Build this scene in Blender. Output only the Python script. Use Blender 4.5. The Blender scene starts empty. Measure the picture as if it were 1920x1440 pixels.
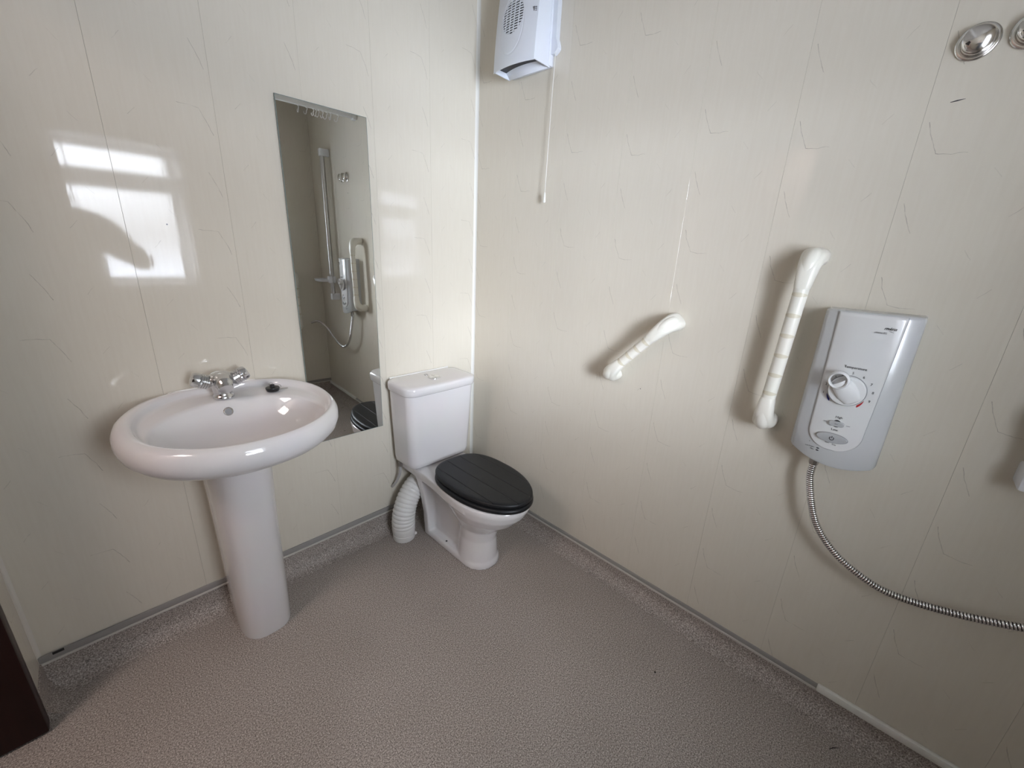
import bpy, bmesh, math, random
from mathutils import Vector, Matrix
from math import sin, cos, pi, radians as rad
random.seed(4)
SC = bpy.context.scene
COL = SC.collection

# ------------------------------------------------------------------ camera
def make_camera():
    f, yaw, pitch, roll = 766.94, rad(43.4757), rad(17.7663), rad(-2.789)
    fw = Vector((cos(yaw)*cos(pitch), sin(yaw)*cos(pitch), -sin(pitch)))
    r = Vector((sin(yaw), -cos(yaw), 0)); d = fw.cross(r)
    r2 = r*cos(roll)+d*sin(roll); d2 = -r*sin(roll)+d*cos(roll)
    cd = bpy.data.cameras.new('camera'); co = bpy.data.objects.new('camera', cd); COL.objects.link(co)
    m = Matrix((r2, -d2, -fw)).transposed().to_4x4(); m.translation = Vector((-1.36564, -1.58570, 1.32028))
    co.matrix_world = m; cd.sensor_width = 36; cd.lens = f/1920*36; cd.clip_start = .02
    SC.camera = co
make_camera()

# ------------------------------------------------------------------ world, lights, exposure
SC.view_settings.view_transform = 'Standard'; SC.view_settings.look = 'None'
SC.view_settings.gamma = 1; SC.view_settings.use_curve_mapping = False
SC.view_settings.exposure = 2.02
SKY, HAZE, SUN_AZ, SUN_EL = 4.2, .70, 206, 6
def make_world():
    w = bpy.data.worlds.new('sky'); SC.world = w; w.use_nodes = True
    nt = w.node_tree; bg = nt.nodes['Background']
    tc = nt.nodes.new('ShaderNodeTexCoord'); sp = nt.nodes.new('ShaderNodeSeparateXYZ')
    mr = nt.nodes.new('ShaderNodeMapRange'); cr = nt.nodes.new('ShaderNodeValToRGB')
    nt.links.new(tc.outputs['Generated'], sp.inputs[0]); nt.links.new(sp.outputs['Z'], mr.inputs[0])
    mr.inputs['From Min'].default_value = -1; mr.inputs['From Max'].default_value = 1
    nt.links.new(mr.outputs[0], cr.inputs[0])
    # bright overcast plus the glow of a hazy low sun (no disc)
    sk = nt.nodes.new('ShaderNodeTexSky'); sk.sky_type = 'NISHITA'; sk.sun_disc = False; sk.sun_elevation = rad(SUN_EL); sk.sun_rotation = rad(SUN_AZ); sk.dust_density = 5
    # below the horizon: pale ground; mirrored sun glow is added to brighten upper walls
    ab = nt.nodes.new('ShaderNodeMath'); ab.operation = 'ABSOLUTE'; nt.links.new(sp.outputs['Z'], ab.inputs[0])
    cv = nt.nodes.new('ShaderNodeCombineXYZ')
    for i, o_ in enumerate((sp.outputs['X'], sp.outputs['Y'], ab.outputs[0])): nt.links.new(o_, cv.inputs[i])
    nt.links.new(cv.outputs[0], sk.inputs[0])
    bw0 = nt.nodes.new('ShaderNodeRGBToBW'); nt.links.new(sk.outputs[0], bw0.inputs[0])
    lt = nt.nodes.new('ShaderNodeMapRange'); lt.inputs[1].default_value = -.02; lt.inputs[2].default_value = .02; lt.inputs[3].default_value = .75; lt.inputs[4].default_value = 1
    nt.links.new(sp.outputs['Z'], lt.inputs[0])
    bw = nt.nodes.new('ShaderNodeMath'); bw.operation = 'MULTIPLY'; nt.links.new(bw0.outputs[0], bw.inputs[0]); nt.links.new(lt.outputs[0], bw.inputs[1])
    def vm(op, a, b, c=None):
        n = nt.nodes.new('ShaderNodeVectorMath'); n.operation = op
        for i, v in enumerate((a, b)):
            if isinstance(v, tuple): n.inputs[i].default_value = v
            else: nt.links.new(v, n.inputs[i])
        return n.outputs[0]
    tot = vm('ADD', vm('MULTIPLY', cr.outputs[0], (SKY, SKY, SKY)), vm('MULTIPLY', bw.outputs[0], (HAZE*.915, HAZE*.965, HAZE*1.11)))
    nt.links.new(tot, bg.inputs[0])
    e = cr.color_ramp.elements
    e[0].position = .465; e[0].color = (1.12, 1.18, 1.38, 1)
    e[1].position = .5; e[1].color = (.93, .945, 1.03, 1)
    a = e.new(.60); a.color = (.97, .965, 1.0, 1)
    a = e.new(1.0); a.color = (.90, .92, 1.0, 1)
    bg.inputs[1].default_value = 1
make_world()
WX0, WX1, WZ0, WZ1, YB = -1.37, -.75, .985, 1.885, -2.24      # window opening and window-wall plane
def area(name, loc, rot, sx, sy, power, col, portal=False):
    l = bpy.data.lights.new(name, 'AREA'); l.shape = 'RECTANGLE'; l.size = sx; l.size_y = sy; l.energy = power; l.color = col
    if portal: l.cycles.is_portal = True
    o = bpy.data.objects.new(name, l); COL.objects.link(o); o.location = loc; o.rotation_euler = rot
    return o
area('window_portal', ((WX0+WX1)/2, YB-.27, (WZ0+WZ1)/2), (rad(90), 0, 0), WX1-WX0, WZ1-WZ0, 1, (1, 1, 1), True)
area('hall_lamp_light', (-2.55, -.8, 2.26), (0, 0, 0), .5, .5, 3.5, (1, .86, .80))

# ------------------------------------------------------------------ materials
def mat(name, col, rough=.5, metal=0, spec=.5, coat=0, bump=None):
    m = bpy.data.materials.new(name); m.use_nodes = True; nt = m.node_tree; b = nt.nodes['Principled BSDF']
    b.inputs['Base Color'].default_value = (*col, 1); b.inputs['Roughness'].default_value = rough
    b.inputs['Metallic'].default_value = metal; b.inputs['Specular IOR Level'].default_value = spec
    b.inputs['Coat Weight'].default_value = coat; b.inputs['Coat Roughness'].default_value = .05
    # faint procedural unevenness on everything
    n = nt.nodes.new('ShaderNodeTexNoise'); n.inputs['Scale'].default_value = 9; n.inputs['Detail'].default_value = 4
    tc = nt.nodes.new('ShaderNodeTexCoord'); nt.links.new(tc.outputs['Object'], n.inputs['Vector'])
    mx = nt.nodes.new('ShaderNodeMix'); mx.data_type = 'RGBA'; mx.blend_type = 'MULTIPLY'
    mx.inputs[0].default_value = .06; mx.inputs[6].default_value = (*col, 1)
    nt.links.new(n.outputs['Color'], mx.inputs[7]); nt.links.new(mx.outputs[2], b.inputs['Base Color'])
    if bump:
        n2 = nt.nodes.new('ShaderNodeTexNoise'); n2.inputs['Scale'].default_value = bump[0]
        nt.links.new(tc.outputs['Object'], n2.inputs['Vector'])
        bp = nt.nodes.new('ShaderNodeBump'); bp.inputs['Strength'].default_value = bump[1]; bp.inputs['Distance'].default_value = .002
        nt.links.new(n2.outputs['Fac'], bp.inputs['Height']); nt.links.new(bp.outputs[0], b.inputs['Normal'])
    return m

def N(nt, t, **kw):
    n = nt.nodes.new(t)
    for k, v in kw.items(): setattr(n, k, v)
    return n
def math_(nt, op, a, b=None, c=None, clamp=False):
    n = N(nt, 'ShaderNodeMath', operation=op, use_clamp=clamp)
    for i, v in enumerate((a, b, c)):
        if v is None: continue
        if isinstance(v, (int, float)): n.inputs[i].default_value = v
        else: nt.links.new(v, n.inputs[i])
    return n.outputs[0]
def vmath(nt, op, a, b=None, scale=None):
    n = N(nt, 'ShaderNodeVectorMath', operation=op)
    for i, v in enumerate((a, b)):
        if v is None: continue
        if isinstance(v, (tuple, list)): n.inputs[i].default_value = v
        else: nt.links.new(v, n.inputs[i])
    if scale is not None: nt.links.new(scale, n.inputs['Scale'])
    return n.outputs['Value' if op in ('DOT_PRODUCT', 'LENGTH') else 'Vector']
def segment(nt, p, a, b, w):
    """1 on the stroke from a to b, 0 off it"""
    ba = (b[0]-a[0], b[1]-a[1], 0); L2 = ba[0]**2+ba[1]**2
    pa = vmath(nt, 'SUBTRACT', p, (a[0], a[1], 0))
    t = math_(nt, 'MULTIPLY', vmath(nt, 'DOT_PRODUCT', pa, ba), 1/L2, clamp=True)
    n = N(nt, 'ShaderNodeVectorMath', operation='SCALE'); n.inputs[0].default_value = ba; nt.links.new(t, n.inputs['Scale'])
    d = vmath(nt, 'LENGTH', vmath(nt, 'SUBTRACT', pa, n.outputs[0]))
    return math_(nt, 'SUBTRACT', 1, math_(nt, 'DIVIDE', d, w), clamp=True)

def panel_material():
    m = bpy.data.materials.new('cream_marble_panel'); m.use_nodes = True; nt = m.node_tree; b = nt.nodes['Principled BSDF']
    uv = N(nt, 'ShaderNodeUVMap', uv_map='UVMap').outputs[0]
    # printed veins, repeating every 165 mm up each plank
    dn = N(nt, 'ShaderNodeTexNoise'); dn.inputs['Scale'].default_value = 45; nt.links.new(uv, dn.inputs['Vector'])
    off = vmath(nt, 'SUBTRACT', dn.outputs['Color'], (.5, .5, .5))
    off = vmath(nt, 'MULTIPLY', off, (.0045, .0065, 0))
    p0 = vmath(nt, 'ADD', uv, off)
    sp = N(nt, 'ShaderNodeSeparateXYZ'); nt.links.new(p0, sp.inputs[0])
    row = math_(nt, 'FLOOR', math_(nt, 'DIVIDE', sp.outputs[1], .165))
    v = math_(nt, 'SUBTRACT', sp.outputs[1], math_(nt, 'MULTIPLY', row, .165))
    par = math_(nt, 'FLOORED_MODULO', row, 2)
    cb = N(nt, 'ShaderNodeCombineXYZ'); nt.links.new(math_(nt, 'FLOORED_MODULO', sp.outputs[0], .25), cb.inputs[0]); nt.links.new(v, cb.inputs[1])
    P = cb.outputs[0]
    s1 = segment(nt, P, (.012, .130), (.020, .105), .0011)
    s2 = segment(nt, P, (.020, .105), (.038, .066), .0009)
    sq = math_(nt, 'MULTIPLY', math_(nt, 'MAXIMUM', segment(nt, P, (.038, .066), (.062, .062), .0009), segment(nt, P, (.062, .062), (.088, .062), .0007)), par)
    ck = segment(nt, P, (.181, .098), (.197, .117), .0009)
    dots = segment(nt, P, (.135, .030), (.150, .012), .0009)
    ln = math_(nt, 'MAXIMUM', math_(nt, 'MAXIMUM', s1, s2), sq)
    ln = math_(nt, 'MAXIMUM', ln, math_(nt, 'MULTIPLY', ck, .55)); ln = math_(nt, 'MAXIMUM', ln, math_(nt, 'MULTIPLY', dots, .35))
    bn = N(nt, 'ShaderNodeTexNoise'); bn.inputs['Scale'].default_value = 60; nt.links.new(uv, bn.inputs['Vector'])
    ln = math_(nt, 'MULTIPLY', ln, math_(nt, 'MULTIPLY_ADD', bn.outputs['Fac'], 2.2, -.45, clamp=True))
    # fine vertical grain
    st = N(nt, 'ShaderNodeMapping'); st.inputs['Scale'].default_value = (130, 9, 1); nt.links.new(uv, st.inputs['Vector'])
    gn = N(nt, 'ShaderNodeTexNoise'); gn.inputs['Scale'].default_value = 1; gn.inputs['Detail'].default_value = 5; nt.links.new(st.outputs[0], gn.inputs['Vector'])
    cr = N(nt, 'ShaderNodeValToRGB'); nt.links.new(gn.outputs['Fac'], cr.inputs[0])
    cr.color_ramp.elements[0].position = .25; cr.color_ramp.elements[0].color = (.675, .627, .535, 1)
    cr.color_ramp.elements[1].position = .7; cr.color_ramp.elements[1].color = (.695, .65, .56, 1)
    mx = N(nt, 'ShaderNodeMix', data_type='RGBA'); nt.links.new(math_(nt, 'MULTIPLY', ln, .75), mx.inputs[0])
    nt.links.new(cr.outputs[0], mx.inputs[6]); mx.inputs[7].default_value = (.20, .17, .14, 1)
    nt.links.new(mx.outputs[2], b.inputs['Base Color'])
    b.inputs['Roughness'].default_value = .055; b.inputs['Specular IOR Level'].default_value = .36
    # ripples of the extruded plastic: tall streaks
    st2 = N(nt, 'ShaderNodeMapping'); st2.inputs['Scale'].default_value = (75, 5, 1); nt.links.new(uv, st2.inputs['Vector'])
    rn = N(nt, 'ShaderNodeTexNoise'); rn.inputs['Scale'].default_value = 1; rn.inputs['Detail'].default_value = 2; nt.links.new(st2.outputs[0], rn.inputs['Vector'])
    bp = N(nt, 'ShaderNodeBump'); bp.inputs['Strength'].default_value = .42; bp.inputs['Distance'].default_value = .0002
    nt.links.new(rn.outputs['Fac'], bp.inputs['Height']); nt.links.new(bp.outputs[0], b.inputs['Normal'])
    return m

def floor_material():
    m = bpy.data.materials.new('speckled_vinyl'); m.use_nodes = True; nt = m.node_tree; b = nt.nodes['Principled BSDF']
    g = N(nt, 'ShaderNodeNewGeometry').outputs['Position']
    def no(scale, det=2):
        n = N(nt, 'ShaderNodeTexNoise'); n.inputs['Scale'].default_value = scale; n.inputs['Detail'].default_value = det; nt.links.new(g, n.inputs['Vector']); return n.outputs['Fac']
    cr = N(nt, 'ShaderNodeValToRGB'); nt.links.new(no(290, 3), cr.inputs[0])
    e = cr.color_ramp.elements
    e[0].position = .33; e[0].color = (.15, .134, .122, 1)
    e[1].position = .70; e[1].color = (.70, .66, .62, 1)
    a = e.new(.46); a.color = (.325, .283, .257, 1)
    a = e.new(.56); a.color = (.445, .393, .36, 1)
    mx = N(nt, 'ShaderNodeMix', data_type='RGBA', blend_type='MULTIPLY'); mx.inputs[0].default_value = .30
    nt.links.new(cr.outputs[0], mx.inputs[6]); cr2 = N(nt, 'ShaderNodeValToRGB'); nt.links.new(no(2.6, 5), cr2.inputs[0])
    cr2.color_ramp.elements[0].position = .3; cr2.color_ramp.elements[0].color = (.65, .63, .6, 1); cr2.color_ramp.elements[1].position = .65
    nt.links.new(cr2.outputs[0], mx.inputs[7]); nt.links.new(mx.outputs[2], b.inputs['Base Color'])
    b.inputs['Roughness'].default_value = .58; b.inputs['Specular IOR Level'].default_value = .3
    bp = N(nt, 'ShaderNodeBump'); bp.inputs['Strength'].default_value = .25; bp.inputs['Distance'].default_value = .001
    nt.links.new(no(300), bp.inputs['Height']); nt.links.new(bp.outputs[0], b.inputs['Normal'])
    return m

def seat_material():
    m = mat('black_seat', (.008, .009, .011), .42, 0, .35); nt = m.node_tree; b = nt.nodes['Principled BSDF']
    tc = N(nt, 'ShaderNodeTexCoord'); sp = N(nt, 'ShaderNodeSeparateXYZ'); nt.links.new(tc.outputs['Object'], sp.inputs[0])
    q = math_(nt, 'PINGPONG', math_(nt, 'ADD', sp.outputs[0], .035), .035)      # grooves every 70 mm
    d = math_(nt, 'SUBTRACT', 1, math_(nt, 'DIVIDE', q, .0022), clamp=True)
    top = math_(nt, 'GREATER_THAN', sp.outputs[2], .4140)
    d = math_(nt, 'MULTIPLY', d, top)
    bp = N(nt, 'ShaderNodeBump'); bp.invert = True; bp.inputs['Strength'].default_value = 1; bp.inputs['Distance'].default_value = .003
    nt.links.new(d, bp.inputs['Height']); nt.links.new(bp.outputs[0], b.inputs['Normal'])
    return m

def glass_material():
    m = bpy.data.materials.new('window_glass'); m.use_nodes = True; nt = m.node_tree
    nt.nodes.remove(nt.nodes['Principled BSDF']); out = nt.nodes['Material Output']
    t = N(nt, 'ShaderNodeBsdfTransparent'); t.inputs[0].default_value = (.95, .97, .97, 1)
    g = N(nt, 'ShaderNodeBsdfGlossy'); g.inputs['Roughness'].default_value = .03
    mx = N(nt, 'ShaderNodeMixShader'); mx.inputs[0].default_value = .07
    nt.links.new(t.outputs[0], mx.inputs[1]); nt.links.new(g.outputs[0], mx.inputs[2]); nt.links.new(mx.outputs[0], out.inputs[0])
    return m
def wood_material():
    m = mat('dark_mahogany', (.028, .006, .005), .38); nt = m.node_tree; b = nt.nodes['Principled BSDF']
    tc = N(nt, 'ShaderNodeTexCoord'); mp = N(nt, 'ShaderNodeMapping'); mp.inputs['Scale'].default_value = (60, 60, 3); nt.links.new(tc.outputs['Object'], mp.inputs['Vector'])
    n = N(nt, 'ShaderNodeTexNoise'); n.inputs['Scale'].default_value = 1; n.inputs['Detail'].default_value = 6; nt.links.new(mp.outputs[0], n.inputs['Vector'])
    cr = N(nt, 'ShaderNodeValToRGB'); nt.links.new(n.outputs['Fac'], cr.inputs[0])
    cr.color_ramp.elements[0].color = (.009, .0018, .0016, 1); cr.color_ramp.elements[1].color = (.030, .006, .0045, 1)
    nt.links.new(cr.outputs[0], b.inputs['Base Color']); b.inputs['Specular IOR Level'].default_value = .25
    return m

M = dict(
    panel=panel_material(), floor=floor_material(), seat=seat_material(), glass=glass_material(), wood=wood_material(),
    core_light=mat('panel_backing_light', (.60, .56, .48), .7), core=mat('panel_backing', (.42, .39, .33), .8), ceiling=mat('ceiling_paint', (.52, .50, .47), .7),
    hall=mat('hall_paint', (.72, .60, .54), .6), hall_floor=mat('hall_carpet', (.25, .18, .16), .9),
    cream_trim=mat('cream_pvc_trim', (.70, .665, .60), .3), trim=mat('white_pvc_trim', (.80, .79, .74), .3), cap=mat('grey_capping', (.33, .315, .30), .4), lip=mat('pale_capping_lip', (.60, .57, .53), .35),
    upvc=mat('white_upvc', (.82, .82, .82), .25), ceramic=mat('white_ceramic', (.75, .73, .735), .06, 0, .6, .3),
    satin=mat('satin_chrome', (.80, .79, .77), .17, 1), tap=mat('limescaled_chrome', (.68, .68, .69), .20, 1), chrome=mat('chrome', (.80, .80, .81), .09, 1), steel=mat('brushed_steel', (.52, .51, .50), .3, 1), darkmetal=mat('dark_groove', (.035, .028, .024), .5, .3),
    mirror=mat('mirror_silver', (.80, .82, .80), .012, 1), mirror_edge=mat('mirror_edge', (.20, .24, .22), .2),
    plastic=mat('white_plastic', (.76, .775, .80), .32), heater=mat('heater_plastic', (.74, .77, .83), .35), black=mat('black_plastic', (.012, .012, .014), .5),
    rubber=mat('black_rubber', (.012, .012, .013), .35), rail=mat('cream_plastic', (.83, .80, .725), .3), band=mat('beige_grip', (.69, .635, .51), .4),
    shell=mat('pale_grey_plastic', (.53, .54, .545), .22, 0, .5, .2), plate=mat('white_plate', (.66, .66, .655), .2, 0, .5, .3),
    ink=mat('dark_print', (.03, .03, .035), .5), greyink=mat('grey_print', (.16, .16, .17), .5), blue=mat('blue_print', (.015, .02, .20), .4), red=mat('red_print', (.42, .02, .02), .4),
    button=mat('grey_button', (.48, .49, .50), .2, .2), outline=mat('grey_outline', (.22, .22, .23), .4), clear=mat('knob_plastic', (.72, .72, .72), .12, 0, .5, .5),
    pipe=mat('white_pipe', (.80, .79, .77), .35), hose=mat('grey_hose', (.42, .41, .40), .4), cordm=mat('white_cord', (.80, .79, .74), .6), bead=mat('white_sealant', (.84, .83, .80), .35),
)

# ------------------------------------------------------------------ helpers
def tag(o, label=None, cat=None, group=None, kind=None):
    for k, v in (('label', label), ('category', cat), ('group', group), ('kind', kind)):
        if v: o[k] = v
    return o
def empty(name, loc=(0, 0, 0), rz=0, **kw):
    o = bpy.data.objects.new(name, None); COL.objects.link(o); o.location = loc; o.rotation_euler = (0, 0, rz); o.empty_display_size = .05
    return tag(o, **kw)
def link(name, me, m, parent=None, smooth=True, angle=35):
    if m: me.materials.append(m)
    if smooth:
        for p in me.polygons: p.use_smooth = True
        try: me.set_sharp_from_angle(angle=rad(angle))
        except Exception: pass
    o = bpy.data.objects.new(name, me); COL.objects.link(o)
    if parent: o.parent = parent
    return o
class MB:
    def __init__(s): s.v = []; s.f = []
    def add(s, v, f, mtx=None):
        n = len(s.v)
        s.v += [tuple(mtx @ Vector(p)) if mtx else tuple(p) for p in v]; s.f += [tuple(i+n for i in q) for q in f]; return s
    def loft(s, rings, cap=True, closed=True, mtx=None):
        n = len(rings[0]); v = [p for r in rings for p in r]; f = []
        for i in range(len(rings)-1):
            for j in range(n if closed else n-1):
                k = (j+1) % n; f.append((i*n+j, i*n+k, (i+1)*n+k, (i+1)*n+j))
        if cap: f.append(tuple(range(n))[::-1]); f.append(tuple((len(rings)-1)*n+j for j in range(n)))
        return s.add(v, f, mtx)
    def lathe(s, prof, n=32, mtx=None, cap=True):
        return s.loft([[(r*cos(2*pi*k/n), r*sin(2*pi*k/n), z) for k in range(n)] for r, z in prof], cap, True, mtx)
    def tube(s, pts, rad_, n=12, mtx=None, cap=True):
        pts = [Vector(p) for p in pts]; R_ = rad_ if isinstance(rad_, (list, tuple)) else [rad_]*len(pts)
        T = [(pts[min(i+1, len(pts)-1)]-pts[max(i-1, 0)]).normalized() for i in range(len(pts))]
        a = Vector((0, 0, 1)) if abs(T[0].z) < .9 else Vector((1, 0, 0)); u = (a-T[0]*a.dot(T[0])).normalized(); rings = []
        for p, t, r in zip(pts, T, R_):
            u = (u-t*u.dot(t)).normalized(); w = t.cross(u)
            rings.append([p+u*(r*cos(2*pi*k/n))+w*(r*sin(2*pi*k/n)) for k in range(n)])
        return s.loft(rings, cap, True, mtx)
    def box(s, x0, x1, y0, y1, z0, z1, bev=0, mtx=None, seg=2):
        bm = bmesh.new(); bmesh.ops.create_cube(bm, size=1)
        bmesh.ops.scale(bm, vec=(x1-x0, y1-y0, z1-z0), verts=bm.verts); bmesh.ops.translate(bm, vec=((x0+x1)/2, (y0+y1)/2, (z0+z1)/2), verts=bm.verts)
        if bev: bmesh.ops.bevel(bm, geom=bm.edges[:], offset=bev, segments=seg, affect='EDGES', profile=.5)
        bm.verts.index_update(); s.add([v.co for v in bm.verts], [[v.index for v in f.verts] for f in bm.faces], mtx); bm.free(); return s
    def prism(s, outline, y0, y1, bev=0, mtx=None):
        """outline in x,z extruded along y"""
        a = [(x, y0, z) for x, z in outline]; b = [(x, y1, z) for x, z in outline]
        return s.loft([a, b], True, True, mtx)
    def build(s, name, m, parent=None, smooth=True, angle=35, fix=True):
        me = bpy.data.meshes.new(name); me.from_pydata(s.v, [], s.f)
        if fix:
            bm = bmesh.new(); bm.from_mesh(me); bmesh.ops.recalc_face_normals(bm, faces=bm.faces); bm.to_mesh(me); bm.free()
        me.update(); return link(name, me, m, parent, smooth, angle)
def catmull(P, n=8):
    P = [Vector(p) for p in P]; out = []
    for i in range(len(P)-1):
        a, b, c, d = P[max(i-1, 0)], P[i], P[i+1], P[min(i+2, len(P)-1)]
        for k in range(n):
            t = k/n; out.append(.5*((2*b)+(c-a)*t+(2*a-5*b+4*c-d)*t*t+(3*b-a-3*c+d)*t**3))
    return out+[P[-1]]
def resample(P, step):
    L = [0]
    for a, b in zip(P, P[1:]): L.append(L[-1]+(b-a).length)
    n = max(2, int(L[-1]/step)); out = []; j = 0
    for i in range(n+1):
        s_ = L[-1]*i/n
        while j < len(P)-2 and L[j+1] < s_: j += 1
        t = (s_-L[j])/max(1e-9, L[j+1]-L[j]); out.append(P[j].lerp(P[j+1], t))
    return out
def superring(cx, cy, a, b, z, n=64, e=2.0, ymax=None, e2=None):
    out = []
    for k in range(n):
        t = 2*pi*k/n; c, s_ = cos(t), sin(t); ee = e if (e2 is None or s_ < 0) else e2
        x = cx+a*math.copysign(abs(c)**(2/ee), c); y = cy+b*math.copysign(abs(s_)**(2/ee), s_)
        if ymax is not None: y = min(y, ymax)
        out.append((x, y, z))
    return out
def rrect(x0, x1, y0, y1, z, r, n=6, bow=0):
    """rounded rectangle ring; the y0 side may bow outwards"""
    out = []
    for cx, cy, a0 in ((x1-r, y1-r, 0), (x0+r, y1-r, 90), (x0+r, y0+r, 180), (x1-r, y0+r, 270)):
        for k in range(n+1):
            a = rad(a0+90*k/n); out.append([cx+r*cos(a), cy+r*sin(a), z])
    # extra points along the front edge
    i = 3*(n+1); m_ = 8; a, b = out[i-1], out[i]
    out[i:i] = [[a[0]+(b[0]-a[0])*k/m_, a[1], z] for k in range(1, m_)]
    xm, hw = (x0+x1)/2, (x1-x0)/2
    for p in out:
        if p[1] < (y0+y1)/2: p[1] -= bow*max(0, 1-((p[0]-xm)/hw)**2)
    return out
def text(name, body, size, m, parent, loc, shear=0, tight=1, depth=.0006, width=None, bold=0):
    cu = bpy.data.curves.new(name, 'FONT'); cu.body = body; cu.size = size; cu.align_x = 'CENTER'; cu.align_y = 'CENTER'; cu.shear = shear; cu.space_character = tight; cu.extrude = depth/2; cu.offset = bold
    cu.resolution_u = 3
    o = bpy.data.objects.new(name, cu); COL.objects.link(o); dg = bpy.context.evaluated_depsgraph_get(); me = bpy.data.meshes.new_from_object(o.evaluated_get(dg)); bpy.data.objects.remove(o); bpy.data.curves.remove(cu)
    if width:
        xs = [v.co.x for v in me.vertices]; k = width/(max(xs)-min(xs))
        for v in me.vertices: v.co.x *= k
    me.transform(Matrix.Rotation(rad(90), 4, 'X')); me.materials.clear()
    o = link(name, me, m, parent, False); o.location = loc; return o

# ------------------------------------------------------------------ room shell
CEIL = 2.36
XL = -1.66
def wall_panel(w, h, flip, voff):
    g, bv, t = .00015, .00035, .009
    xs = (g, g+bv, w-g-bv, w-g); v = []; f = []
    # front face, two bevel strips, two edges, back
    v = [(xs[0], bv*.8, 0), (xs[1], 0, 0), (xs[2], 0, 0), (xs[3], bv*.8, 0), (xs[3], t, 0), (xs[0], t, 0)]
    v += [(x, y, h) for x, y, _ in v]
    f = [(i, (i+1) % 6, 6+(i+1) % 6, 6+i) for i in range(6)]+[(5, 4, 3, 2, 1, 0), (6, 7, 8, 9, 10, 11)]
    me = bpy.data.meshes.new('panel'); me.from_pydata(v, [], f)
    uvl = me.uv_layers.new(name='UVMap')
    for l in me.loops:
        c = me.vertices[l.vertex_index].co
        uvl.data[l.index].uv = (.25-c.x if flip else c.x, (-c.z if flip else c.z)+voff+20)
    return me
def panelled_wall(name, origin, rz, length, z0, first=.25, voffs=(), flip=False, holes=None, tilts={}, back=.012, thick=.11):
    """slab with planks hung on it; local x runs right along the wall, local -y points into the room. Each plank is a part."""
    rootm = MB()
    segs = holes or [(0, length, 0, CEIL)]
    for a, b, c, d in segs: rootm.box(a-(.1 if a == 0 else 0), b+(.1 if b == length else 0), back, thick, c, d)
    root = rootm.build(name, M['core'], None, False); root.location = origin; root.rotation_euler = (0, 0, rz); tag(root, kind='structure')
    cuts = [0]; x = first
    while x < length-.01: cuts.append(x); x += .25
    cuts.append(length)
    for i, (a, b) in enumerate(zip(cuts, cuts[1:])):
        for s in (holes or [(0, length, z0, CEIL)]):
            lo, hi = max(a, s[0]), min(b, s[1])
            if hi-lo < .01: continue
            zz = max(s[2], z0)
            me = wall_panel(hi-lo, s[3]-zz, flip, (voffs[i % len(voffs)] if voffs else .03*i) + zz*(-1 if flip else 1) + 0)
            o = link('panel', me, M['panel'], root, False); o.location = (lo, 0, zz)
            if i in tilts:
                yaw, dy = tilts[i]; o.rotation_euler = (0, 0, rad(yaw)); o.location.y = dy
    return root

# pattern phase of each plank (vein tops measured up the wall, modulo 165 mm)
LW = panelled_wall('wall_left', (XL, 0, 0), 0, 1.66, .12, first=.41, voffs=(.09, .05, .12, .01, .07, .16), flip=True, tilts={0: (-.28, .0026), 2: (-.1, 0)})
RW = panelled_wall('wall_right', (0, 0, 0), rad(-90), 2.24, .088, first=.25, voffs=[.130-a for a in (.05, .125, .018, .135, .099, .129, .06, .02, .1)][1:]+[.03], tilts={})
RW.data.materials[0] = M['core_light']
BW = panelled_wall('wall_back', (0, YB, 0), rad(180), 1.66, .1, first=.25, voffs=(.0, .06, .12, .03, .09),
                   holes=[(0, -WX1, 0, CEIL), (-WX0, 1.66, 0, CEIL), (-WX1, -WX0, 0, WZ0), (-WX1, -WX0, WZ1, CEIL)], thick=.28)
DY0, DY1, DZ = -.128, -1.02, 2.04        # doorway in the side wall (outside of its frame)
SW = panelled_wall('wall_side', (XL, YB, 0), rad(90), 2.24, .1, first=.24, voffs=(.0, .06, .12, .03, .09),
                   holes=[(0, DY1-YB, 0, CEIL), (DY0-YB, 2.24, 0, CEIL), (DY1-YB, DY0-YB, DZ, CEIL)])

fl = MB().box(-3.0, .1, YB-.2, .1, -.06, 0).build('floor', M['floor'], None, False); tag(fl, kind='structure')
ce = MB().box(-3.0, .1, YB-.28, .1, CEIL, CEIL+.06).build('ceiling', M['ceiling'], None, False); tag(ce, kind='structure')

def upstand(name, origin, rz, length, h):
    r = .050; pr = [(-r-.004, .0008)]
    for k in range(9):
        a = rad(90*k/8); pr.append((-.004-r+r*sin(a), .0008+r-r*cos(a)))
    pr += [(-.004, h), (0, h), (0, 0), (-r-.004, 0)]
    mb = MB(); mb.loft([[(0, y, z) for y, z in pr], [(length, y, z) for y, z in pr]])
    o = mb.build(name, M['floor'], None, True, 50); o.location = origin; o.rotation_euler = (0, 0, rz); tag(o, kind='structure'); return o
def capping(parent, x0, x1, z0, z1):
    MB().prism([(x0, 0), (x1, 0), (x1, 0), (x0, 0)], 0, 0)
    MB().box(x0, x1, -.006, .0, z0+.008, z1, .0012).build('capping_strip', M['cap'], parent)
    o = MB().box(x0, x1, -.0085, .0, z0, z0+.008, .0015).build('capping_lip', M['lip'], parent); o['label'] = 'pale lower lip of the capping strip'
b1 = upstand('baseboard_left', (XL, 0, 0), 0, 1.66, .098); capping(b1, 0, 1.66, .094, .124)
b2 = upstand('baseboard_right', (0, 0, 0), rad(-90), 2.24, .073); capping(b2, 0, 1.70, .070, .0925)
o = MB().box(1.66, 2.24, -.014, 0, .074, .098, .004).build('end_strip', M['trim'], b2); o['label'] = 'cream sealing strip over the end of the capping'
b3 = upstand('baseboard_side', (XL, DY0+.0, 0), rad(90), -DY0, .103)
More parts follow.
